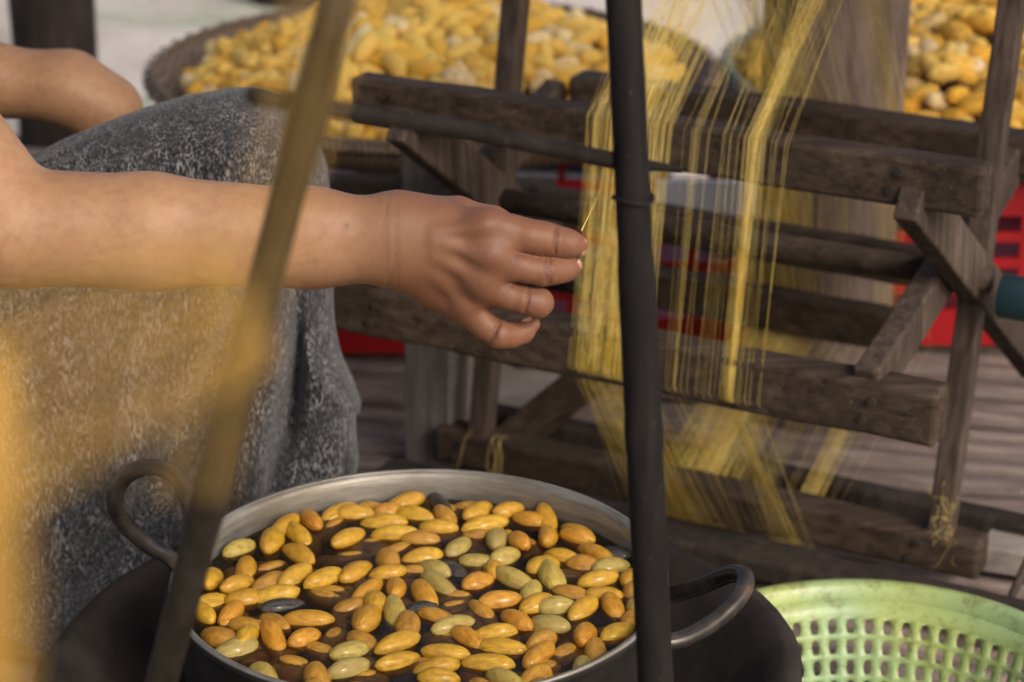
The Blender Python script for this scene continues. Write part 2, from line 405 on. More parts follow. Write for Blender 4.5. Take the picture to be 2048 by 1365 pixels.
mesh('pot_wall', v, f, M['soot'], POT, True)
v, f = lathe_vf([(.2012, .2842), (.1978, .2832), (.1958, .279), (.1948, .268), (.1915, .21), (.183, .155), (.168, .128), (.138, .116), (0, .116)], 96, PC[0], PC[1])
mesh('pot_lining', v, f, M['alu'], POT, True)
tube('rim_bead', [(PC[0] + .2015 * math.cos(a), PC[1] + .2015 * math.sin(a), .283) for a in np.linspace(0, 2 * math.pi, 97)], .0022, M['alu'], POT, 8)
def handle(ctrl, r):
    return tube('handle', spline(ctrl, 40), r, M['handle'], POT, 14)
yl = -.055
handle([atY(372, 1165, .02), atY(345, 1120, .0), atY(292, 1088, -.01), atY(238, 1035, -.02), atY(232, 985, -.03), atY(262, 945, -.04), atY(310, 935, -.05), atY(352, 955, -.06), atY(378, 1005, -.08), atY(400, 1060, -.09), atY(405, 1130, -.10)], .0068)
handle([atY(1265, 1175, .05), atY(1330, 1190, .03), atY(1400, 1172, .01), atY(1462, 1148, -.01), atY(1490, 1155, -.03), atY(1478, 1195, -.05), atY(1430, 1243, -.07), atY(1370, 1278, -.09), atY(1318, 1288, -.098), atY(1288, 1280, -.095)], .0075)
ZW = .260
wv, wf = lathe_vf([(1e-5, ZW), (.05, ZW), (.10, ZW), (.15, ZW), (.1928, ZW), (.1900, .212), (.181, .158), (.166, .131), (.136, .119), (1e-5, .119)], 72, PC[0], PC[1])
wf = [q[::-1] for q in wf]
tag(mesh('pot_water', wv, wf, M['water'], None, False), 'murky brown water filling the cooking pot', 'water', kind='stuff')

# ------------------------------------------------------------------ cocoons
def cocoon_mesh(seed, mat_, nu=20, nv=12, squash=0.0, wet=False):
    r = np.random.default_rng(seed); v = [(-1, 0, 0)]; f = []
    ph = r.random(6) * 6.28; waist = .05 + .07 * r.random(); dent = squash * r.random(); power = .8
    if wet: waist = -.03 + .05 * r.random(); power = .88 + .2 * r.random()
    for i in range(1, nv):
        t = math.pi * i / nv; x = -math.cos(t); rad = math.sin(t) ** power * (1 - waist * math.exp(-(x / .35) ** 2))
        for k in range(nu):
            a = 2 * math.pi * k / nu
            w = rad * (1 + .045 * math.sin(2 * a + ph[0] + x) + .03 * math.sin(3 * a + ph[1] - 2 * x) + .02 * math.sin(5 * x + ph[2] + a)) - dent * max(0, math.cos(a + ph[3])) ** 3 * rad
            v.append((x + .03 * math.sin(a + ph[4]), w * math.cos(a), w * math.sin(a)))
    v.append((1, 0, 0))
    for k in range(nu): f.append((0, 1 + (k + 1) % nu, 1 + k))
    for i in range(nv - 2):
        for k in range(nu):
            a = 1 + i * nu; f.append((a + k, a + (k + 1) % nu, a + nu + (k + 1) % nu, a + nu + k))
    L = 1 + (nv - 2) * nu
    for k in range(nu): f.append((L + k, L + (k + 1) % nu, len(v) - 1))
    me = bpy.data.meshes.new('silk_cocoon'); me.from_pydata(v, [], f); me.update(); me.materials.append(mat_)
    me.polygons.foreach_set('use_smooth', [True] * len(me.polygons)); return me
WET = {k: [cocoon_mesh(10 + i * 7 + j, M['c' + k], squash=.14, wet=True) for j in range(5)] for i, k in enumerate('gopdk')}
LAB = {'g': ('golden wet silk cocoon floating in the pot', 'golden cocoons in the pot'),
       'o': ('orange wet silk cocoon floating in the pot', 'orange cocoons in the pot'),
       'p': ('pale greenish wet silk cocoon floating in the pot', 'pale cocoons in the pot'),
       'd': ('brownish soaked silk cocoon sunk under the pot water', 'soaked cocoons in the pot'),
       'k': ('dark grey soaked silk cocoon floating in the pot', 'dark cocoons in the pot')}
# x, y, length, width, turn and colour of the cocoons counted on the water
POTC = '''405 265 165 62 -30 g;395 335 112 95 -70 g;500 310 130 88 40 g;545 245 105 82 50 o;505 395 140 90 35 g;260 370 140 70 -20 p;645 190 150 60 -20 g;740 225 165 60 -3 g
790 160 110 50 5 d;640 290 150 80 -35 d;710 325 165 85 -30 g;855 262 190 58 0 g;935 165 170 65 -15 g;975 230 170 70 10 g;885 215 100 70 -10 o;1090 210 165 65 20 d;1095 140 110 70 50 k
1240 150 160 55 3 d;1240 215 120 85 -35 g;1365 210 120 75 -20 g;1270 268 190 62 -10 g;1080 282 160 54 0 g;1450 250 110 80 15 o;1550 235 130 75 60 g;1690 290 180 75 30 g;1527 315 115 80 -85 o
1645 318 130 65 15 o;900 308 195 58 0 g;800 365 140 55 -5 d;1110 318 150 52 -5 d;1160 365 105 85 -40 p;1320 330 110 90 -70 p;1240 325 90 60 0 d;1410 335 80 60 45 o;910 385 180 75 -25 d
1010 405 170 78 -8 g;700 415 230 60 -5 d;740 465 175 95 -40 g;1240 420 80 72 0 p;1350 400 120 75 -25 p;1440 365 110 70 20 d;1580 405 150 65 12 g;1720 390 190 85 30 o;1830 385 85 66 10 k
1735 495 170 75 -10 g;1868 490 90 70 -60 g;610 490 170 65 -20 g;490 480 150 60 -25 g;400 455 110 75 -20 d;870 470 110 62 -5 g;985 470 80 60 0 d;1065 455 90 62 20 p;1545 485 180 100 60 p
1395 495 185 85 20 p;1240 505 120 90 -20 o;1085 520 160 75 30 p;905 530 115 88 -85 o;1025 560 140 88 55 o;785 545 150 85 -40 o;605 570 130 85 20 d;405 560 210 68 -4 g;255 515 145 58 -25 g
125 490 130 92 -70 g;110 630 140 85 45 g;230 635 110 85 -50 o;445 610 200 60 -10 k;545 657 210 54 0 g;785 655 150 110 -65 g;900 635 120 80 75 p;1330 580 180 75 -7 o;1140 580 110 48 0 d
1150 620 150 60 -15 d;1260 640 130 90 40 d;1480 595 130 75 -20 g;1560 605 110 54 -5 p;1670 615 130 75 -35 g;1760 560 150 60 0 g;1795 610 100 92 60 o;1890 600 80 80 -80 p;1140 685 180 78 -18 p
1400 665 130 75 30 o;1535 680 165 75 12 p;1680 720 115 92 -70 o;1310 715 180 58 -5 g;1335 775 220 68 8 g;1495 730 160 54 5 d;1490 805 140 85 -40 o;1605 800 80 70 -30 d;1810 715 130 52 -20 g
295 725 120 85 -65 g;405 740 120 92 60 o;530 735 112 100 -30 o;650 740 110 80 -40 d;715 790 165 72 -15 p;710 860 180 74 -15 p;910 755 185 76 -20 g;915 830 190 76 -20 g;1110 795 200 68 3 g
1070 855 190 70 -5 g;1280 840 220 72 3 g;1080 900 170 60 0 g;1090 745 160 54 8 d;790 905 150 60 0 d;1500 866 130 54 -15 d;1000 620 90 62 0 k;1140 465 100 64 30 k;600 800 130 60 20 d;500 850 120 60 10 d'''
WETC = []; sunk = []
ENT = POTC.replace('\n', ';').split(';')
for _ in range(110):
    a_ = rng.random() * 6.28; r_ = .17 * math.sqrt(rng.random())
    ENT.append('%f %f %f %f %f s' % (0, r_ * math.cos(a_), 165, 75, 0) + ' %f' % (r_ * math.sin(a_)))
for ent in ENT:
    if ' s ' in ent:                                              # sunk ones, under the floating layer
        e = ent.split(); sunk.append((int(rng.integers(5)), Matrix.LocRotScale(Vector((PC[0] + float(e[1]), PC[1] + float(e[6]), ZW - .0105 - .008 * rng.random())),
                    Euler((rng.random() * 6.28, (rng.random() - .5) * .9, rng.random() * 6.28)), Vector((.0205, .0108, .0108))))); continue
    zx, zy, L, W, ang, kc = ent.split(); zx, zy, L, W, ang = map(float, (zx, zy, L, W, ang))
    px_, py_ = 350 + zx / 2.048, 920 + zy / 2.048
    zc = ZW + (.0002 if kc in 'gop' else (-.0065 if kc == 'd' else -.002)) + (rng.random() - .5) * .003
    c = atZ(px_, py_, zc)
    a = math.radians(ang); hx, hy = math.cos(a) * L / 4.096, math.sin(a) * L / 4.096
    q = atZ(px_ + hx, py_ + hy, zc) - c
    half = min(max(np.linalg.norm(q) * 1.05, .0170), .0228); yaw = math.atan2(q[1], q[0])
    rad = min(max(W * 1.06 / 4.096 / FPX * depth(c), .0092), .0130)
    tilt = (rng.random() - .5) * .35 + (.25 if abs(ang) > 55 else 0)
    d2 = math.hypot(c[0] - PC[0], c[1] - PC[1])
    if d2 > .191 - half * .5:
        k_ = (.191 - half * .5) / d2; c = np.array([PC[0] + (c[0] - PC[0]) * k_, PC[1] + (c[1] - PC[1]) * k_, c[2]])
    o = link('silk_cocoon', WET[kc][int(rng.integers(5))]); o.location = c
    o.rotation_euler = (rng.random() * 6.28, tilt, yaw); o.scale = (half, rad, rad)
    WETC.append((o, kc, np.array(c), half, rad))

tries = 0
while len(WETC) < 146 and tries < 6000:
    tries += 1; a_ = rng.random() * 6.28; r_ = .178 * math.sqrt(rng.random()); c = np.array([PC[0] + r_ * math.cos(a_), PC[1] + r_ * math.sin(a_), ZW - .0045 + .004 * rng.random()])
    if min(math.hypot(*(c - w[2])[:2]) for w in WETC) < .0205: continue
    kc = 'gdddop'[int(rng.integers(6))]; half = .0175 + .003 * rng.random(); rad = .0095 + .002 * rng.random(); yaw = rng.random() * 3.14
    o = link('silk_cocoon', WET[kc][int(rng.integers(5))]); o.location = c; o.rotation_euler = (rng.random() * 6.28, (rng.random() - .5) * .5, yaw); o.scale = (half, rad, rad)
    WETC.append((o, kc, c, half, rad))
bm = bmesh.new()
for k, mx in sunk:
    n0 = len(bm.verts); bm.from_mesh(WET['g'][k]); bm.verts.ensure_lookup_table()
    for q in bm.verts[n0:]: q.co = mx @ q.co
me = bpy.data.meshes.new('sunk_cocoons'); bm.to_mesh(me); bm.free()
tag(link('sunk_cocoons', me, M['cd'], None, True), 'layer of soaked cocoons sunk beneath the floating ones in the pot', 'cocoons', kind='stuff')
NAMEK = {'g': 'golden', 'o': 'orange', 'p': 'pale greenish', 'd': 'brownish soaked', 'k': 'dark grey'}
for o, kc, c, half, rad in WETC:                                  # say which one: build, colour and what it lies against
    dx, dy = c[0] - PC[0], c[1] - PC[1]; build = 'long slim' if half / rad > 1.85 else ('short plump' if half / rad < 1.5 else 'oval')
    if math.hypot(dx, dy) > .135:
        a_ = math.degrees(math.atan2(dy, dx))
        where = 'against the pot wall by the handle near the skirt' if abs(a_) > 140 else 'against the pot wall by the dark upright' if -75 < a_ < 25 else 'against the pot wall facing the reel' if a_ > 0 else 'against the pot wall facing the thread frame'
    else:
        near = min(((np.linalg.norm(c - c2), k2) for o2, k2, c2, _, _ in WETC if o2 is not o and k2 != kc))[1]
        where = 'floating mid-pot beside ' + ('an ' if near == 'o' else 'a ') + NAMEK[near] + ' one'
    tag(o, ' '.join((build, NAMEK[kc], 'wet cocoon', where)), 'cocoon', LAB[kc][1])
DRY = [cocoon_mesh(100 + i, M[['dry1', 'dry1', 'dry2', 'dry3'][i % 4]], 12, 8, .25) for i in range(8)]
def heap(cx, cy, R, z0, dome, n_single, label, group, stuff_label, keep):
    """cocoons heaped on a round tray; those that show largest are things of their own"""
    spots = []; step = .0255
    ny = int(R / step) + 1
    for i in range(-ny, ny + 1):
        for j in range(-ny, ny + 1):
            x = (i + (j % 2) * .5) * step * 1.15 + (rng.random() - .5) * .014; y = j * step + (rng.random() - .5) * .014
            r = math.hypot(x, y)
            if r > R - .018: continue
            h = dome * (1 - (r / R) ** 2) + .012 * math.sin(x * 31 + 1) * math.cos(y * 27)
            spots.append((cx + x, cy + y, z0 + h + rng.random() * .016))
    spots.sort(key=lambda p: keep(p))
    V, Fc = [], []; vm = []
    for idx, p in enumerate(spots):
        s = .0262 * (1 + .12 * rng.standard_normal() * .7); k = int(rng.integers(len(DRY)))
        e = (rng.random() * 6.28, (rng.random() - .5) * 1.3, rng.random() * 6.28); sc = (s, s * .58, s * .58)
        if idx < n_single:
            o = link('silk_cocoon', DRY[k]); o.location = p; o.rotation_euler = e; o.scale = sc
            rr_ = math.hypot(p[0] - cx, p[1] - cy) / R
            tag(o, ('bright yellow', 'bright yellow', 'pale cream', 'deep amber')[k % 4] + ' ' + label + (', lying against its rim' if rr_ > .82 else ', on top of the heap' if rr_ < .4 else ', on the slope of the heap'), 'cocoon', group)
        else:
            vm.append((k, Matrix.LocRotScale(Vector(p), Euler(e), Vector(sc))))
    bm = bmesh.new()
    for k, mx in vm:
        n0 = len(bm.verts); nf = len(bm.faces); bm.from_mesh(DRY[k]); bm.verts.ensure_lookup_table(); bm.faces.ensure_lookup_table()
        for q in bm.verts[n0:]: q.co = mx @ q.co
        for q in bm.faces[nf:]: q.material_index = (0, 0, 1, 2)[k % 4]; q.smooth = True
    # a filled bed under the top layer
    me = bpy.data.meshes.new('cocoon_heap'); bm.to_mesh(me); bm.free()
    for k in ('dry1', 'dry2', 'dry3'): me.materials.append(M[k])
    o = link('cocoon_heap', me); tag(o, stuff_label, 'cocoons', kind='stuff')
    return o
def tray(cx, cy, R, z, label, rimmat, tilt=0):
    T = empty('woven_tray', (cx, cy, z - .05)); tag(T, label, 'tray')
    v, f = lathe_vf([(0, z - .046), (R - .05, z - .044), (R - .02, z - .030), (R - .006, z), (R + .006, z + .004), (R + .010, z - .004), (R - .012, z - .038), (R - .05, z - .052), (0, z - .054)], 80, cx, cy)
    mesh('basket_weave', v, f, M['weave'], T, True)
    v, f = merge([tube_vf([(cx + (R + dr) * math.cos(a), cy + (R + dr) * math.sin(a), z + dz) for a in np.linspace(0, 2 * math.pi, 81)], .005, 8) for dr, dz in ((.003, .005), (.010, -.003))])
    mesh('hoop', v, f, rimmat, T, True)
    bnd = []
    for k in range(60):
        a = 2 * math.pi * k / 60; u = np.array([math.cos(a), math.sin(a), 0]); w = np.array([-math.sin(a), math.cos(a), 0]); c = np.array([cx, cy, z]) + u * (R + .007)
        bnd.append(tube_vf([c + u * .0105 * math.cos(t) + np.array([0, 0, .0105]) * math.sin(t) + w * .006 * t / 3 for t in np.linspace(0, 6.28, 9)], .0014, 5))
    v, f = merge(bnd); o = mesh('binding', v, f, M['weave'], T, True); o['kind'] = 'stuff'
    return T
tray(-.112, 1.50, .392, .315, 'large woven tray heaped with yellow cocoons standing on the red crate', M['weave'])
heap(-.112, 1.50, .362, .276, .105, 120, 'dry cocoon in the large tray', 'dry cocoons in the large tray',
     'heap of dry yellow silk cocoons filling the large tray', lambda p: p[1] + .6 * abs(p[0] + .0) - .35 * (p[0] < -.25))
tray(.76, 1.58, .44, .29, 'teal rimmed tray heaped with cocoons partly behind the thick pillar', M['teal'])
heap(.76, 1.58, .433, .265, .125, 60, 'dry cocoon in the teal rimmed tray', 'dry cocoons in the teal rimmed tray',
     'heap of dry yellow silk cocoons filling the teal rimmed tray', lambda p: abs(p[0] - .62) + .5 * abs(p[1] - 1.4))

# ------------------------------------------------------------------ red crates under the trays
def crate(x0, x1, y0, y1, z1, label, rows=4, col=9):
    C = empty('plastic_crate', ((x0 + x1) / 2, (y0 + y1) / 2, 0)); tag(C, label, 'crate'); t = .006
    def wall(name, o, ax, L):
        o = np.array(o, float); ax = np.array(ax, float); nrm = np.cross(ax, (0, 0, 1)); bars = []
        def bx(u0, u1, z0, z_1, th=t):
            c = []
            for zz in (z0, z_1):
                for u, s in ((u0, 0), (u1, 0), (u1, 1), (u0, 1)): c.append(o + ax * u + nrm * s * th + np.array([0, 0, zz]))
            bars.append((c, [(0, 3, 2, 1), (4, 5, 6, 7), (0, 1, 5, 4), (1, 2, 6, 5), (2, 3, 7, 6), (3, 0, 4, 7)]))
        bx(0, L, z1 - .03, z1, t * 1.6); bx(0, L, 0.004, .055)
        h = (z1 - .085) / rows
        for r in range(rows): bx(0, L, .055 + h * r + h * .62, .055 + h * (r + 1), t * .98)
        for k in range(col + 1):
            u = L * k / col; bx(max(0, u - .006), min(L, u + .006), .056, z1 - .031, t * 1.15)
        v, f = merge(bars); mesh(name, v, f, M['red'], C)
    wall('side_panel', (x0, y0, 0), (1, 0, 0), x1 - x0); wall('side_panel', (x1, y1, 0), (-1, 0, 0), x1 - x0)
    wall('side_panel', (x0, y1, 0), (0, -1, 0), y1 - y0); wall('side_panel', (x1, y0, 0), (0, 1, 0), y1 - y0)
    box_axes('base', ((x0 + x1) / 2, y0, .008), ((x0 + x1) / 2, y1, .008), (1, 0, 0), (0, 0, 1), x1 - x0, .006, M['red'], C, 0)
crate(-.40, .318, 1.19, 1.80, .245, 'long red plastic crate under the large cocoon tray')
crate(.50, 1.05, 1.22, 1.80, .232, 'red plastic crate under the teal rimmed tray')
a = atY(1312, 348, 1.18); b = atY(1508, 432, 1.18)
o = box_axes('white_panel', ((a[0] + b[0]) / 2, 1.181, .166), ((a[0] + b[0]) / 2, 1.181, .248), (1, 0, 0), (0, 1, 0), b[0] - a[0], .006, M['white'], None, .002, .0006)  # added white panel, stands in for a bright patch behind the reel
tag(o, 'added white panel on the long red crate standing in for a bright patch', 'panel')
TR = empty('trestle', (-.18, 1.07, 0)); tag(TR, 'low dark trestle with a rough board before the long red crate', 'trestle')
box_axes('board', (-.44, 1.078, .243), (.055, 1.060, .236), (0, 1, 0), (0, 0, 1), .028, .10, M['darkwood'], TR, .003, .001)
for q in (-.40, .02): box_axes('leg', (q, 1.100, .0), (q, 1.099, .250), (1, 0, 0), (0, 1, 0), .034, .012, M['darkwood'], TR, .002)
# ------------------------------------------------------------------ silk reel and its stand
RL = empty('silk_reel', (.22, .68, .05)); tag(RL, 'six sided dark wooden silk reel wound with golden thread', 'reel')
Zv = np.array([0, 0, 1.0])
def rs(s, c, z): return RR * s + RN * c + Zv * z                # reel frame: along the axle, across, up
def sof(p): return float(np.dot(p, RR))
def rail(name, s0, s1, c, z0, z1, th, mt='reel', par=RL, dz=0.0):
    zc = (z0 + z1) / 2
    return box_axes(name, rs(s0, c + th / 2, zc), rs(s1, c + th / 2, zc + dz), RN, Zv, th, z1 - z0, M[mt], par, .005, .0012, 1, 10)
s_ = lambda x, y, c: sof(atN(x, y, c))
rail('rail', s_(700, 205, .52), s_(1965, 380, .52), .52, .470, .520, .034)             # front, upper
rail('rail', s_(650, 620, .48), s_(1872, 830, .48), .48, .246, .303, .040)             # front, lower
rail('rail', s_(866, 880, .66), s_(1955, 1130, .66), .66, .022, .064, .042)            # bottom
rail('rail', s_(1136, 180, .88), s_(2130, 350, .88), .88, .402, .446, .045)            # back, upper
rail('rail', s_(1070, 410, .90), s_(1885, 550, .90), .90, .247, .293, .026)            # back, middle
rail('rail', s_(1000, 500, .93), s_(1830, 640, .93), .93, .150, .200, .030)            # back, lower
rail('rail', s_(1060, -40, .76), s_(2100, 60, .76), .745, .665, .708, .036)            # top
def spoke(p0, p1, wr, wn, par=RL, mt='spoke', name='spoke'):
    p0 = np.array(p0); p1 = np.array(p1); d = (p1 - p0) / np.linalg.norm(p1 - p0); w = np.cross(RR, d); w /= np.linalg.norm(w)
    return box_axes(name, p0, p1, RR, w, wr, wn, M[mt], par, .003, .0008)
sR, sL = s_(1945, 545, .70), s_(990, 400, .70)
for s0 in (sR, sL):
    spoke(rs(s0 + .006, .76, .70), rs(s0 - .006, .675, .050), .026, .024)
    spoke(rs(s0 - .012, .515, .485), rs(s0 + .016, .93, .175), .024, .050)
    spoke(rs(s0 - .035, .490, .292), rs(s0 - .022, .90, .415), .026, .046)
for ob in [c for c in RL.children if c.name.startswith('rail')][:3]:
    cz = {0: (.52, .495, .012), 1: (.48, .274, .0), 2: (.66, .043, .0)}[[c for c in RL.children if c.name.startswith('rail')].index(ob)]
    for s0 in (sR - .03, sL - .03):
        for dz_ in (-.010, .010):
            v, f = tube_vf([rs(s0 + .004 * dz_ * 100, cz[0] - .0035, cz[1] + dz_), rs(s0 + .004 * dz_ * 100, cz[0] + .012, cz[1] + dz_)], .0042, 8)
            pg = mesh('peg', v, f, M['darkwood']); pg.parent = ob; pg.matrix_parent_inverse = ob.matrix_parent_inverse.inverted() if False else Matrix.Identity(4)
ax = [rs(sL - .12, .70, .345), rs(sR + .02, .70, .345)]
tube('axle', ax, .014, M['reel'], RL, 14)
tube('axle_sleeve', [rs(sR + .035, .69, .335), rs(sR + .30, .69, .335)], .023, M['pipe'], RL, 20)
STD = empty('reel_stand', (.25, .7, 0)); tag(STD, 'weathered grey post stand that carries the silk reel axle', 'stand')
p0 = atN(835, 285, .66); p1 = atN(838, 925, .66)
for s0, w in ((sof(p1), .064), (sR + .30, .06)):
    box_axes('post', rs(s0, .70, .0), rs(s0 + .004, .70, .42), RR, RN, w, .045, M['post_grey'], STD, .004, .001)
rail('base_beam', sof(p1) - .02, sR + .36, .585, .003, .03, .05, 'darkwood', STD)
rail('cross_beam', sof(p1) + .03, sR + .27, .765, .004, .05, .03, 'darkwood', STD)
spoke(atN(1205, 735, .78), atN(1000, 900, .72), .05, .035, STD, 'reel', 'brace')
o = box_axes('plank', atZ(1955, 1112, .02) + RN * .03, atZ(2200, 1150, .02) + RN * .03, RN, Zv, .075, .03, M['board'], None, .003)
tag(o, 'short pale grey plank on the slats behind the reel base', 'plank')
o = box_axes('board', atZ(885, 800, .012), atZ(1120, 790, .012), (0, 1, 0), Zv, .36, .012, M['board'], None, .002)
tag(o, 'pale flat board lying on the slats under the reel', 'board')
o = tube('stick', [atZ(1985, 1245, .01), atY(2020, 1200, .47), atY(2075, 1080, .50)], [.004, .0045, .005], M['joist']); tag(o, 'thin stick leaning beside the green basket', 'stick')

# silk wound on the reel: every loop goes round the rails in a plane across the axle
CORN = [(.760, .710), (.518, .516), (.476, .262), (.664, .018), (.962, .155), (.927, .448)]
def loops(name, svals, label, m, rad=.00032, spread=.004):
    parts = []
    for s0 in svals:
        s0 = s0 + rng.standard_normal() * .0015; pts = []
        off = rng.standard_normal(6) * spread * np.array([6.5, 1.6, 1, 3.5, 4.5, 4.5]); k0 = int(rng.integers(6)); lift = .0004 + .002 * rng.random()
        for i in range(7):
            c, z = CORN[(i + k0) % 6]
            dc, dz = c - .72, z - .36; L = math.hypot(dc, dz)
            pts.append(rs(s0 + off[(i + k0) % 6] * (1 if i < 6 else 1), c + dc / L * lift, z + dz / L * lift))
        parts.append(tube_vf(pts, rad * (.7 + .7 * rng.random()), 4, False))
    v, f = merge(parts); o = mesh(name, v, f, m, None, True); tag(o, label, 'silk skein', 'silk wound on the reel'); return o
sp = lambda x: s_(x, 690, .48)
a0, a1 = sp(1154), sp(1322)
loops('silk_skein', list(np.clip(rng.normal(sp(1222), (a1 - a0) * .22, 240), a0, a1)), 'broad band of golden silk thread wound on the reel beside the dark post', M['silk'], .00010)
b0, b1 = sp(1340), sp(1530)
loops('silk_skein', list(rng.uniform(b0, b1, 30)) + list(rng.normal(sp(1464), .0024, 56)), 'narrow golden silk strand wound on the middle of the reel', M['silk'], .000085, .0022)
fi = atY(1163, 462, -.085)
pts = [fi, atN(1195, 395, .50), atN(1212, 330, .515)]
v, f = tube_vf(pts, .00035, 5); tag(mesh('silk_thread', v, f, M['silk'], None, True), 'single silk thread drawn from the fingertips to the reel', 'thread')
# loose silk fluff caught on the spoke
flf = []
for k in range(22):
    p = rs(sR + .004 + .006 * rng.standard_normal(), .655 + .008 * rng.random(), .066 + .05 * rng.random() ** 2); q = [p]
    for j in range(6): q.append(q[-1] + rng.standard_normal(3) * np.array([.0045, .003, .0055]))
    flf.append(tube_vf(spline(q, 16), .0001, 4, False))
v, f = merge(flf); tag(mesh('silk_fluff', v, f, M['silk'], None, True), 'loose tangle of golden silk caught at the spoke foot', 'silk', kind='stuff')

wsp = []
for k in range(7):
    a_ = rng.choice([935, 940, 985, 1000]); p = atN(a_, 872 + (a_ - 930) * .2, .655)
    wsp.append(tube_vf(spline([p + RN * .02, p + np.array([0, 0, .003]), p - RN * .012 + np.array([.006 * rng.standard_normal(), 0, -.02]), p - RN * .014 + np.array([.012 * rng.standard_normal(), 0, -.045])], 14), .0002, 4, False))
v, f = merge(wsp); tag(mesh('silk_wisp', v, f, M['silk'], None, True), 'few loose golden silk ends draped over the reel bottom rail', 'silk', kind='stuff')

# ------------------------------------------------------------------ thread frame standing in front of the pot
FR = empty('thread_frame', (-.05, -.4, 0)); tag(FR, 'frame of two bamboo uprights and a thin crossbar before the pot', 'frame')
t0 = atY(697, -80, -.64); t1 = atY(332, 1330, -.46); dd = (t1 - t0) / np.linalg.norm(t1 - t0); t2 = t1 + dd * (t1[2] / -dd[2])
n_ = 22; L_ = [t0 + (t2 - t0) * i / n_ for i in range(n_ + 1)]
rl = [.0086 + .0028 * i / n_ + (.0014 if i % 6 == 2 else 0) for i in range(n_ + 1)]
tube('left_upright', L_, rl, M['bamboo_left'], FR, 16)
r0 = atY(1243, -90, -.29); r1 = atY(1312, 1380, -.315); dd = (r1 - r0) / np.linalg.norm(r1 - r0); r2 = r1 + dd * (r1[2] / -dd[2])
Rp = [r0 + (r2 - r0) * i / 60 for i in range(61)]
Rr = [(.0112 if i < 15 else .0121) + .00015 * math.sin(i * 1.3) + (.0010 if i in (14, 22) else 0) for i in range(61)]
tube('right_upright', Rp, Rr, M['bamboo_dark'], FR, 16)
x0 = atY(505, 192, -.62); x1 = atY(1230, 322, -.285); x2 = atY(1362, 340, -.25)
tube('crossbar', [x0, x0 + (x1 - x0) * .5 + np.array([0, 0, .002]), x1, x2], [.0046, .0052, .0056, .0018], M['rod'], FR, 12)
k_ = [atY(1270, 388, -.29)]; zt = k_[0][2]; c_ = r0 + (r2 - r0) * (r0[2] - zt) / (r0[2] - r2[2])
tube('tie', [c_ + np.array([.0128 * math.cos(t), .0128 * math.sin(t), .0015 * math.sin(2 * t)]) for t in np.linspace(0, 6.283, 25)], .0014, M['rod'], FR, 6)

# silk hanging close to the lens: a skein beside the left upright and one stretched towards it
def strands(name, ends, n, rad, label, jit, sag=.0, m='silk2'):
    parts = []
    for _ in range(n):
        q = [np.array(e) + rng.standard_normal(3) * jit for e in ends]
        parts.append(tube_vf(spline(q, 14), rad * (.7 + .6 * rng.random()), 5, False))
    v, f = merge(parts); tag(mesh(name, v, f, M[m], None, True), label, 'silk skein', 'silk strands hanging before the pot'); return parts
def band(name, A, B, n, rad, label, m='silk2'):
    """strands between two lines A and B (each a pair of end points)"""
    parts = []
    for i_ in range(n):
        t = (i_ + rng.random()) / n; p = np.array(A[0]) * (1 - t) + np.array(A[1]) * t; t = np.clip(t + rng.standard_normal() * .05, 0, 1)
        q = np.array(B[0]) * (1 - t) + np.array(B[1]) * t; mid = (p + q) / 2 + rng.standard_normal(3) * .002
        parts.append(tube_vf(spline([p, mid, q], 10), rad * (.7 + .6 * rng.random()), 5, False))
    v, f = merge(parts); o = mesh(name, v, f, M[m], None, True); tag(o, label, 'silk skein', 'silk strands hanging before the pot'); return o
yb = -1.32
band('silk_skein', (atY(-75, 700, -1.40), atY(-8, 700, -1.40)), (atY(-80, 1580, -1.40), atY(16, 1580, -1.40)), 30, .00026, 'thick hanging bundle of golden silk left of the stove')
band('silk_skein', (atY(-160, 600, yb), atY(-160, 1130, yb)), (atY(440, 470, -1.20), atY(560, 720, -1.20)), 58, .00010, 'loose golden silk strands slanting towards the left upright')
band('silk_skein', (atY(300, 1000, -1.15), atY(470, 1000, -1.15)), (atY(600, -80, -1.1), atY(770, -80, -1.1)), 10, .00010, 'thin golden silk strands running up along the left upright')

# ------------------------------------------------------------------ green basket
GB = empty('plastic_basket', (.325, .065, 0)); tag(GB, 'light green slotted plastic basket beside the stove', 'basket')
gc = np.array([.322, .070]); gR = .205; gz = .135
def gp(a, t):                                                     # t metres down the wall from the rim
    r = gR - .010 - t * .36; return (gc[0] + r * math.cos(a), gc[1] + r * math.sin(a), gz - .012 - t * .93)
V = []; Fq = []; NC = 66; rows = 5; top = .019; pitch = .0195
def addv(p): V.append(p); return len(V) - 1
for k in range(NC):
    a0_, a1_ = 2 * math.pi * k / NC, 2 * math.pi * (k + 1) / NC
    q = [addv(gp(a0_, 0)), addv(gp(a1_, 0)), addv(gp(a1_, top)), addv(gp(a0_, top))]; Fq.append(tuple(q))
    for r in range(rows):
        b0_, b1_ = top + r * pitch, top + (r + 1) * pitch; am = (a0_ + a1_) / 2; bm_ = (b0_ + b1_) / 2; ha, hb = (a1_ - a0_) / 2, pitch / 2
        out = [(-1, -1), (0, -1), (1, -1), (1, 0), (1, 1), (0, 1), (-1, 1), (-1, 0)]
        inn = [(-.36, -.62), (0, -.74), (.36, -.62), (.48, 0), (.36, .62), (0, .74), (-.36, .62), (-.48, 0)]
        o_ = [addv(gp(am + x * ha, bm_ + y * hb)) for x, y in out]; i_ = [addv(gp(am + x * ha, bm_ + y * hb)) for x, y in inn]
        for j in range(8): Fq.append((o_[j], o_[(j + 1) % 8], i_[(j + 1) % 8], i_[j]))
me = bpy.data.meshes.new('slotted_wall'); me.from_pydata(V, [], Fq); me.update()
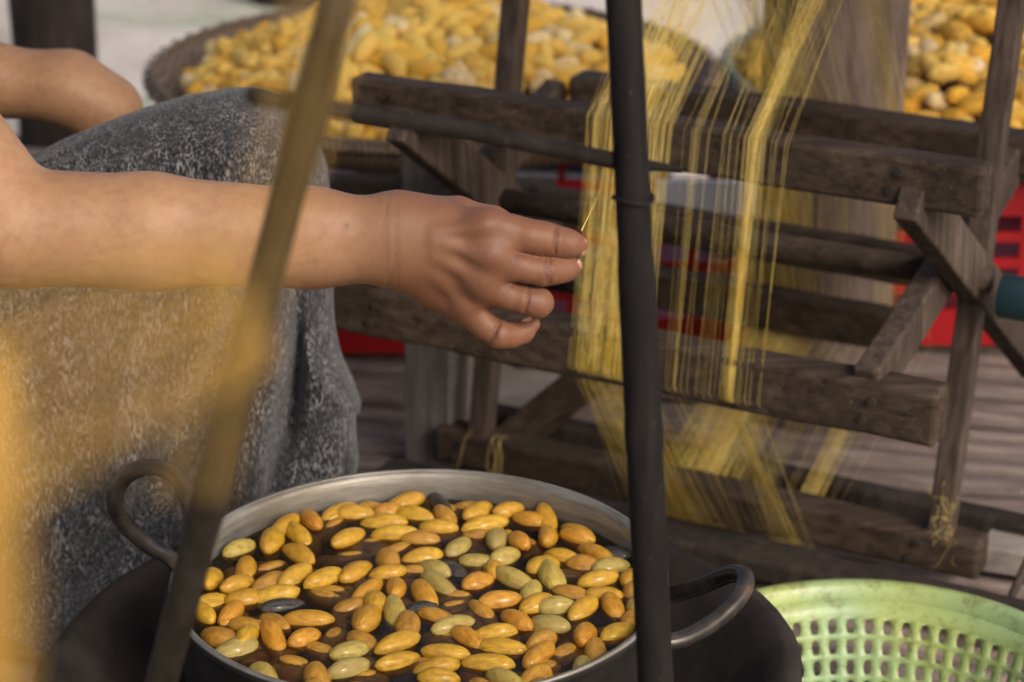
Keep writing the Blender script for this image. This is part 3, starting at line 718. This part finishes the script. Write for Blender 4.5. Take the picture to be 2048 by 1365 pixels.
bm = bmesh.new(); bm.from_mesh(me); bmesh.ops.remove_doubles(bm, verts=bm.verts, dist=.0003); bmesh.ops.recalc_face_normals(bm, faces=bm.faces); bm.to_mesh(me); bm.free()
o = link('slotted_wall', me, M['green'], GB, True); md = o.modifiers.new('thick', 'SOLIDIFY'); md.thickness = .0028; md.offset = 0
tb = top + rows * pitch; rb = gR - .010 - tb * .36; zb = gz - .012 - tb * .93
v, f = lathe_vf([(rb + .0012, zb + .002), (rb - .006, zb - .006), (rb - .02, max(zb - .012, .004)), (0, max(zb - .012, .004)), (0, max(zb - .014, .002)), (rb - .02, max(zb - .015, .001)), (rb - .004, zb - .010), (rb + .003, zb)], 88, *gc)
mesh('basket_base', v, f, M['green'], GB, True)
v, f = lathe_vf([(gR - .0125, gz - .014), (gR - .010, gz - .002), (gR - .005, gz + .001), (gR + .003, gz), (gR + .006, gz - .004), (gR + .006, gz - .014), (gR + .003, gz - .014), (gR + .002, gz - .005), (gR - .006, gz - .004), (gR - .0085, gz - .014), (gR - .0125, gz - .014)], 110, *gc)
mesh('basket_rim', v, f, M['green'], GB, True)

# ------------------------------------------------------------------ dark blue tub far behind the large tray
TB = empty('plastic_tub', (.12, 2.5, -.35)); tag(TB, 'dark blue plastic tub standing behind the large tray', 'tub')
v, f = lathe_vf([(0, -.35), (.15, -.35), (.20, .05), (.205, .06), (.215, .06), (.215, .045), (.205, .045), (.19, .05), (.14, -.33), (0, -.33)], 48, .13, 2.5)
mesh('tub_wall', v, f, M['bluedark'], TB, True)

# ------------------------------------------------------------------ the person: signed distance volume -> one continuous skin
def surface_nets(F, xs, ys, zs):
    s = F < 0
    c = np.zeros(tuple(n - 1 for n in F.shape), np.uint8)
    for i in (0, 1):
        for j in (0, 1):
            for k in (0, 1):
                c += s[i:F.shape[0] - 1 + i, j:F.shape[1] - 1 + j, k:F.shape[2] - 1 + k]
    act = np.argwhere((c > 0) & (c < 8)); idm = -np.ones(c.shape, np.int32); idm[tuple(act.T)] = np.arange(len(act))
    ac = np.zeros((len(act), 3)); cnt = np.zeros(len(act)); A = (xs, ys, zs)
    def pos(ix): return np.stack([xs[ix[:, 0]], ys[ix[:, 1]], zs[ix[:, 2]]], 1)
    for axis in range(3):
        o = [k for k in range(3) if k != axis]
        for i in (0, 1):
            for j in (0, 1):
                p = act.copy(); p[:, o[0]] += i; p[:, o[1]] += j; q = p.copy(); q[:, axis] += 1
                fa, fb = F[tuple(p.T)], F[tuple(q.T)]; m = (fa < 0) != (fb < 0)
                t = fa[m] / (fa[m] - fb[m]); pa, pb = pos(p[m]), pos(q[m])
                ac[m] += pa + (pb - pa) * t[:, None]; cnt[m] += 1
    V = ac / cnt[:, None]; Q = []
    for axis in range(3):
        o = [(axis + 1) % 3, (axis + 2) % 3]
        sl0 = [slice(1, -1)] * 3; sl1 = [slice(1, -1)] * 3; sl0[axis] = slice(0, -1); sl1[axis] = slice(1, None)
        a, b = s[tuple(sl0)], s[tuple(sl1)]; e = np.argwhere(a != b); fl = a[tuple(e.T)]
        base = e.copy(); base[:, o[0]] += 1; base[:, o[1]] += 1
        def cell(d0, d1):
            q = base.copy(); q[:, o[0]] += d0; q[:, o[1]] += d1; return idm[tuple(q.T)]
        quad = np.stack([cell(-1, -1), cell(0, -1), cell(0, 0), cell(-1, 0)], 1)
        quad[~fl] = quad[~fl][:, ::-1]; Q.append(quad[(quad >= 0).all(1)])
    return V, np.concatenate(Q)
def nets_object(name, F, xs, ys, zs, mat_, parent):
    V, Q = surface_nets(F, xs, ys, zs)
    me = bpy.data.meshes.new(name); me.vertices.add(len(V)); me.vertices.foreach_set('co', V.astype(np.float32).ravel())
    me.loops.add(len(Q) * 4); me.loops.foreach_set('vertex_index', Q.astype(np.int32).ravel())
    me.polygons.add(len(Q)); me.polygons.foreach_set('loop_start', np.arange(0, len(Q) * 4, 4, dtype=np.int32))
    me.update(calc_edges=True); me.validate()
    return link(name, me, mat_, parent, True), V
def axis(*segs):
    out = [np.array([segs[0][0]])]
    for a, b, h in segs: out.append(np.linspace(a, b, max(2, int(round((b - a) / h)) + 1))[1:])
    return np.concatenate(out)
class Field:
    def __init__(s, xs, ys, zs):
        s.xs, s.ys, s.zs = xs, ys, zs; s.F = np.ones((len(xs), len(ys), len(zs)), np.float32)
    def sl(s, lo, hi):
        r = []
        for a, l, h in zip((s.xs, s.ys, s.zs), lo, hi):
            r.append(slice(max(0, np.searchsorted(a, l) - 1), min(len(a), np.searchsorted(a, h) + 1)))
        return tuple(r)
    def grid(s, q): return np.meshgrid(s.xs[q[0]], s.ys[q[1]], s.zs[q[2]], indexing='ij', sparse=True)
    def smin(s, q, d, k):
        a = s.F[q]; h = np.clip(.5 + .5 * (a - d) / k, 0, 1); s.F[q] = (a * (1 - h) + d * h - k * h * (1 - h)).astype(np.float32)
    def cap(s, a, b, ra, rb, k=.01, fy=1.0):
        a = np.array(a, float); b = np.array(b, float); R = max(ra, rb) + max(.03, 2.5 * k)
        q = s.sl(np.minimum(a, b) - R, np.maximum(a, b) + R); X, Y, Z = s.grid(q)
        ba = b - a; ba2 = np.array([ba[0], ba[1] * fy, ba[2]]); L = max(ba2 @ ba2, 1e-9)
        px, py, pz = X - a[0], (Y - a[1]) * fy, Z - a[2]
        t = np.clip((px * ba2[0] + py * ba2[1] + pz * ba2[2]) / L, 0, 1)
        d = np.sqrt((px - ba2[0] * t) ** 2 + (py - ba2[1] * t) ** 2 + (pz - ba2[2] * t) ** 2) - (ra + (rb - ra) * t)
        s.smin(q, d, k)
    def ell(s, c, r, k=.02):
        c = np.array(c, float); r = np.array(r, float); q = s.sl(c - r - .06, c + r + .06); X, Y, Z = s.grid(q)
        u = np.sqrt(((X - c[0]) / r[0]) ** 2 + ((Y - c[1]) / r[1]) ** 2 + ((Z - c[2]) / r[2]) ** 2); s.smin(q, (u - 1) * r.min(), k)

YH = -.085
def hp(x, y, dy=0.0): return atY(x, y, YH + dy)
def hr(r_px, dy=0.0): return r_px / FPX * depth(hp(900, 500, dy))
xs = axis((-1.05, -.50, .012), (-.50, -.13, .0042), (-.13, .075, .00125))
ys = axis((-.20, -.165, .004), (-.165, .005, .00135), (.005, .09, .004), (.09, .80, .010))
zs = axis((-.01, .44, .012), (.44, .655, .00135), (.655, .75, .004), (.75, 1.42, .011))
B = Field(xs, ys, zs)
# right arm
SHR = np.array([-.575, .02, .845]); ELB = hp(20, 455, .0)
B.cap(SHR, ELB, .056, .0435, .03)
B.cap(ELB, hp(300, 464), hr(118), hr(114), .009, 1.05)
B.cap(hp(300, 464), hp(620, 476), hr(114), hr(98), .012, 1.15)
B.cap(hp(620, 476), hp(785, 482), hr(98), hr(85), .012, 1.30)
# palm: metacarpals
for w, k_, dw, dm, r0_, r1_ in (((800, 448), (978, 458), .004, -.006, 50, 40), ((800, 472), (985, 512), .0, -.012, 56, 42), ((800, 498), (968, 566), .0, -.010, 56, 40), ((800, 522), (934, 612), .004, -.001, 46, 37)):
    B.cap(hp(*w, dw), hp(*k_, dm), hr(r0_), hr(r1_), .012, 1.12)
B.cap(hp(785, 482), hp(850, 490), hr(84), hr(80), .014, 1.35)
B.cap(hp(800, 440, .014), hp(915, 434, .026), hr(46), hr(42), .018)
B.cap(hp(880, 560, .016), hp(935, 580, .02), hr(50), hr(40), .02)       # heel of the hand
for a_, b_, ra_, rb_ in (((870, 466, -.0170), (968, 454, -.0200), 11, 9), ((870, 486, -.0200), (975, 510, -.0252), 11, 9), ((872, 510, -.0200), (960, 562, -.0232), 11, 9), ((870, 545, -.0160), (928, 606, -.0142), 10, 8)):
    B.cap(hp(*a_), hp(*b_), hr(ra_), hr(rb_), .0075)                    # tendons and a vein under the skin
# fingers: crisp between themselves, blended into the palm
Fg = Field(xs, ys, zs)
def finger(pts):
    G_ = Field(xs, ys, zs); lo = np.min([p[0] for p in pts], 0) - .045; hi = np.max([p[0] for p in pts], 0) + .045; q = G_.sl(lo, hi)
    sub = Field(xs[q[0]], ys[q[1]], zs[q[2]])
    for (a, ra), (b, rb) in zip(pts[:-1], pts[1:]): sub.cap(a, b, ra, rb, .0045)
    Fg.F[q] = np.minimum(Fg.F[q], sub.F)
P_ = lambda x, y, dy, r: (hp(x, y, dy), hr(r))
finger([P_(978, 456, -.004, 39), P_(1030, 468, -.008, 34.5), P_(1060, 474, -.010, 32), P_(1087, 479, -.009, 33), P_(1112, 484, -.006, 30), P_(1136, 488, -.003, 27.5), P_(1155, 491, .001, 21)])
finger([P_(985, 516, -.012, 38), P_(1030, 532, -.015, 29), P_(1060, 539, -.015, 27.5), P_(1088, 542, -.013, 29), P_(1110, 541, -.008, 26), P_(1130, 538, -.003, 24.5), P_(1149, 533, .003, 18)])
finger([P_(968, 572, -.010, 36), P_(1015, 592, -.015, 27), P_(1048, 600, -.016, 26), P_(1076, 606, -.013, 29), P_(1079, 606, .0, 27), P_(1072, 602, .014, 24), P_(1045, 596, .026, 20)])
finger([P_(934, 618, -.001, 33), P_(968, 650, -.009, 27), P_(998, 669, -.011, 27.5), P_(1022, 671, -.006, 24), P_(1045, 664, .0, 22.5), P_(1065, 648, .004, 16)])
finger([P_(915, 434, .026, 40), P_(985, 446, .034, 33), P_(1040, 468, .036, 29), P_(1085, 484, .032, 26), P_(1120, 492, .026, 18)])
B.smin((slice(None),) * 3, Fg.F, .003)
for x_, y_, dy_, r_ in ((975, 452, -.014, 34), (985, 512, -.021, 34), (968, 566, -.019, 32), (936, 612, -.010, 28)): B.ell(hp(x_, y_, dy_), (hr(r_), hr(r_) * .8, hr(r_) * .85), .012)
def groove(x_, y_, dy_, ax_, w, dep, R_):
    p = hp(x_, y_, dy_); q = B.sl(p - R_ * 1.6, p + R_ * 1.6); X, Y_, Z_ = B.grid(q); ax_ = np.array(ax_, float); ax_ /= np.linalg.norm(ax_)
    u = (X - p[0]) * ax_[0] + (Y_ - p[1]) * ax_[1] + (Z_ - p[2]) * ax_[2]; r2 = (X - p[0]) ** 2 + (Y_ - p[1]) ** 2 + (Z_ - p[2]) ** 2
    B.F[q] += (dep * np.exp(-(u / w) ** 2) * np.clip(1.4 - r2 / R_ ** 2, 0, 1)).astype(np.float32)
for g_ in ((1112, 484, -.018, (1, 0, -.12)), (1100, 541, -.021, (1, 0, 0)), (1092, 541, -.021, (1, 0, .05)), (1055, 602, -.026, (1, 0, -.2)), (992, 662, -.02, (.9, 0, -.5))): groove(*g_, .0013, .0016, .013)
del Fg
# left arm, bent at the elbow
YL = .60; lp = lambda x, y, dy=0: atY(x, y, YL + dy); lr = lambda r: r / FPX * depth(atY(100, 180, YL))
SHL = np.array([-.76, .56, .70])
B.cap(SHL, lp(-40, 158), .050, lr(72), .02); B.cap(lp(-40, 158), lp(140, 178), lr(72), lr(70), .02); B.cap(lp(140, 178), lp(212, 222), lr(70), lr(66), .02)
B.cap(lp(212, 222), lp(262, 480, -.02), lr(64), lr(42), .02)
B.ell(lp(264, 520, -.02), (.022, .04, .05), .02)
# trunk, legs, neck and head (beyond the left edge of the picture)
HIP = np.array([-.86, .38, .30])
B.cap(HIP, (-.74, .32, .60), .135, .12, .06, .8); B.cap((-.74, .32, .60), (-.68, .30, .78), .12, .13, .06, .75)
B.cap(SHR, (-.66, .28, .86), .055, .07, .05); B.cap(SHL, (-.68, .32, .84), .06, .07, .05)
B.cap((-.66, .29, .85), (-.60, .29, 1.02), .055, .048, .03)
B.ell((-.565, .29, 1.14), (.095, .075, .12), .03); B.ell((-.505, .29, 1.075), (.055, .05, .055), .04)
B.cap((-.475, .29, 1.145), (-.452, .29, 1.115), .008, .014, .012)
for s in (-1, 1):
    B.ell((-.575, .29 + s * .076, 1.12), (.018, .010, .032), .008); B.ell((-.478, .29 + s * .03, 1.15), (.012, .015, .010), .008)
B.ell((-.452, .29, 1.08), (.012, .022, .007), .006)
KN = np.array([-.25, .40, .515])
B.cap(HIP + np.array([.02, .05, 0]), KN, .085, .05, .03); B.cap(KN + np.array([0, .03, -.02]), (-.20, .46, .08), .036, .032, .03)
B.cap(HIP + np.array([.0, .12, 0]), (-.40, .64, .29), .085, .05, .03); B.cap((-.40, .64, .29), (-.32, .66, .08), .05, .036, .03)
for fx, fy in ((-.19, .43), (-.32, .66)): B.cap((fx - .03, fy, .035), (fx + .13, fy - .02, .022), .036, .026, .02)
# wrist creases
q = B.sl(hp(770, 640), hp(812, 380)); q = (q[0], slice(None), q[2]); X, Y_, Z_ = B.grid(q)
xc = hp(792, 480)[0] + (Z_ - hp(792, 480)[2]) * .20
B.F[q] += (.0006 * np.clip((hp(792, 470)[2] - Z_) / .02, 0, 1) * np.exp(-((X - xc) / .0016) ** 2) + .0003 * np.exp(-((X - xc + .012) / .0016) ** 2)).astype(np.float32)
PS = empty('person', (-.86, .38, 0)); tag(PS, 'seated person in a grey marled skirt reaching bare arm over the pot', 'person')
body, BV = nets_object('body', B.F, xs, ys, zs, M['skin'], PS)
del B
tone = np.clip((BV[:, 0] + .19 + .02 * np.sin(BV[:, 2] * 60)) / .15, 0, 1) * (BV[:, 1] < .1)
cr_ = np.zeros(len(BV))
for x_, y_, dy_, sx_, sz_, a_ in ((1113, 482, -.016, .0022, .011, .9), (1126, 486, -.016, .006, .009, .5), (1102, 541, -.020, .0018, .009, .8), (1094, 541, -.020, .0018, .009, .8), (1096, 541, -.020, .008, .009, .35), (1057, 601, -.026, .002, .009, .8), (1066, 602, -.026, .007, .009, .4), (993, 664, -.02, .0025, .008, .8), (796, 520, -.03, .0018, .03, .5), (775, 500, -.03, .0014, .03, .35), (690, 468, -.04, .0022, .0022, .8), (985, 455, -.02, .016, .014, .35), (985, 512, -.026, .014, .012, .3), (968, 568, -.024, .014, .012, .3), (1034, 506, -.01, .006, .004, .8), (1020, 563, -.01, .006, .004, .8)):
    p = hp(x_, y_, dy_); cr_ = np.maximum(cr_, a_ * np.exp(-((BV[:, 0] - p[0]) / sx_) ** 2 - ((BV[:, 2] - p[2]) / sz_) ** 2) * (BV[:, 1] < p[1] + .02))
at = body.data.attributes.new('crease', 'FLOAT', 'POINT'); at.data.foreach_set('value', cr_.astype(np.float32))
at = body.data.attributes.new('tone', 'FLOAT', 'POINT'); at.data.foreach_set('value', (tone * 1.0).astype(np.float32))
def nail(x, y, dy, r, ex, ez, rot):
    bmn = bmesh.new(); bmesh.ops.create_uvsphere(bmn, u_segments=14, v_segments=8, radius=1.0)
    o = from_bm('fingernail', bmn, M['nail'], None, True); p = hp(x, y, dy); o.scale = (ex * .8, .0022, ez * .85); o.rotation_euler = rot
    o.location = p; o.parent = body
nail(1167, 495, -.002, 0, .0056, .0075, (0, math.radians(10), math.radians(58)))
nail(1157, 533, -.001, 0, .0045, .0066, (0, math.radians(-4), math.radians(58)))
nail(1052, 641, .000, 0, .0068, .0042, (math.radians(38), math.radians(-35), 0))

# ------------------------------------------------------------------ skirt
KY = .40
kx, _, kz = atY(475, 180, KY); kz -= .068
sxs = axis((-.98, -.56, .010), (-.56, .02, .0034)); sys_ = axis((.22, .50, .0038), (.50, .86, .010)); szs = axis((.03, .20, .008), (.20, .68, .0034))
K = Field(sxs, sys_, szs)
th0 = atY(85, 310, KY); slope = (kz + .068 - th0[2]) / (kx - th0[0])
hipc = np.array([-.92, KY, kz - slope * (-.92 - kx) * -1 * -1]); hipc[2] = kz + slope * (-.92 - kx)
tc_ = [atY(x, y, KY) - np.array([0, 0, .066]) for x, y in ((85, 312), (170, 275), (250, 242), (330, 213), (400, 192), (475, 181))]
K.cap((-.92, KY, max(hipc[2], .30)), tc_[0], .12, .066, .02)
for p, q in zip(tc_[:-1], tc_[1:]): K.cap(p, q, .066, .066, .001)
for a_ in (2, 19, 36, 53, 70):                                # gathered pleats drawn tight along the thigh
    ca, sa = math.cos(math.radians(a_)), math.sin(math.radians(a_)); L_p = [t_ + np.array([0, -sa * .0665, ca * .0665]) for t_ in tc_]
    L_p = [L_p[0] + (L_p[0] - L_p[1]) * 1.5] + L_p
    for i_, (p, q) in enumerate(zip(L_p[:-2], L_p[1:-1])):
        w0, w1_ = .0080 * (1 - i_ / 6.2), .0080 * (1 - (i_ + 1) / 6.2); K.cap(p, q, max(w0, .0006), max(w1_, .0006), .0012)
rc = [atY(658, 370, KY), atY(672, 560, KY), atY(684, 690, KY), atY(700, 790, KY), atY(722, 930, KY)]
prev = (np.array([kx, KY, kz]), .067)
for p in rc:
    cur = (np.array([p[0] - .070, KY, p[2]]), .070); K.cap(prev[0], cur[0], prev[1], cur[1], .004, .9); prev = cur
K.cap(prev[0], (prev[0][0] - .015, KY + .03, .06), .0695, .07, .004, .9)
K.cap((-.92, KY + .22, .30), (-.42, KY + .24, .30), .12, .080, .05); K.cap((-.42, KY + .24, .30), (-.36, KY + .26, .06), .080, .11, .05)
# the cloth hanging between the legs and down from the thigh
X, Y_, Z_ = K.grid((slice(None),) * 3)
topz = np.where(X < kx, (kz - .03) + slope * (X - kx), kz - .03)
rx = prev[0][0] - .02
front = KY - .055 - .03 * np.clip((kz - Z_) / .4, 0, 1)
d = np.maximum(np.maximum(front - Y_, Y_ - (KY + .12)), np.maximum(Z_ - topz, X - rx)); d = np.maximum(d, -.95 - X)
K.smin((slice(None),) * 3, d.astype(np.float32), .045)
# folds: drape lines fanning out of the knee, fine tension pleats along the thigh
ph = np.arctan2(X - (kx + .02), (kz + .06) - Z_); rho = np.sqrt((X - kx) ** 2 + (Z_ - kz) ** 2)
am = np.clip((rho - .05) / .22, 0, 1) * np.clip((kz + .02 - Z_) / .05, 0, 1)
w1 = np.sin(ph * 9 + 1.0 * np.sin(rho * 11) + .6); w2 = np.sin(ph * 31 + 2.1 * np.sin(rho * 8 + 1) + 2)
fold = am * (.024 * (.55 - np.abs(w1) ** .6) + .0055 * w2 * np.clip(rho * 3, 0, 1))
cr = np.exp(-((ph - (.12 - .95 * (rho - .2))) / .034) ** 2) * np.clip((rho - .09) / .08, 0, 1)
cr2 = np.exp(-((ph - (-.19 - .8 * (rho - .2))) / .045) ** 2) * np.clip((rho - .09) / .08, 0, 1)
bl = np.exp(-((ph - (.02 - .95 * (rho - .2))) / .05) ** 2) * np.clip((rho - .09) / .08, 0, 1)
fold = fold - .024 * cr - .022 * cr2 + .016 * bl
pl = topz + .098 - Z_ - .5 * np.abs(X - kx) * .0
pleat = .0042 * np.sin((Z_ - slope * (X - kx) + .35 * (X - kx) ** 2 + .25 * (Y_ - KY)) * 2 * math.pi / .0155) * np.clip((kx - .02 - X) / .05, 0, 1) * np.exp(-((Z_ - (kz + .035 + slope * (X - kx))) / .034) ** 2)
K.F -= ((fold ) * (Y_ < KY + .12)).astype(np.float32)
skirt, _v = nets_object('skirt', K.F, sxs, sys_, szs, M['skirt'], PS)
del K
# shirt and hair (beyond the picture's edge)
tx = axis((-1.1, -.45, .011)); ty = axis((-.08, .75, .011)); tz = axis((.25, 1.0, .011)); Tf = Field(tx, ty, tz)
Tf.cap(HIP, (-.74, .32, .60), .147, .132, .06, .8); Tf.cap((-.74, .32, .60), (-.68, .30, .78), .132, .142, .06, .75)
Tf.cap(SHR, (-.66, .28, .86), .066, .08, .05); Tf.cap(SHL, (-.68, .32, .84), .07, .08, .05)
Tf.cap(SHR, SHR + (ELB - SHR) * .26, .068, .066, .02); Tf.cap(SHL, SHL + (lp(-40, 158) - SHL) * .2, .065, .06, .02)
nets_object('shirt', Tf.F, tx, ty, tz, M['shirt'], PS)
Hf = Field(axis((-.74, -.44, .007)), axis((.15, .43, .007)), axis((.95, 1.32, .007)))
Hf.ell((-.585, .29, 1.16), (.095, .086, .118), .02); Hf.ell((-.675, .29, 1.10), (.045, .05, .05), .03)
X, Y_, Z_ = Hf.grid((slice(None),) * 3); Hf.F = np.maximum(Hf.F, .7 * (X + .50) - .7 * (Z_ - 1.20)).astype(np.float32)
nets_object('hair', Hf.F, Hf.xs, Hf.ys, Hf.zs, M['hair'], PS)
# low stool under the person
SO = empty('stool', (-.86, .38, 0)); tag(SO, 'low wooden stool under the seated person', 'stool')
box_axes('seat', (-1.02, .40, .145), (-.70, .40, .145), (0, 1, 0), Zv, .30, .03, M['joist'], SO, .006)
for a in (-1, 1):
    for b in (-1, 1): box_axes('leg', (-.86 + a * .13, .40 + b * .11, .0), (-.86 + a * .12, .40 + b * .10, .13), (1, 0, 0), (0, 1, 0), .035, .035, M['joist'], SO)
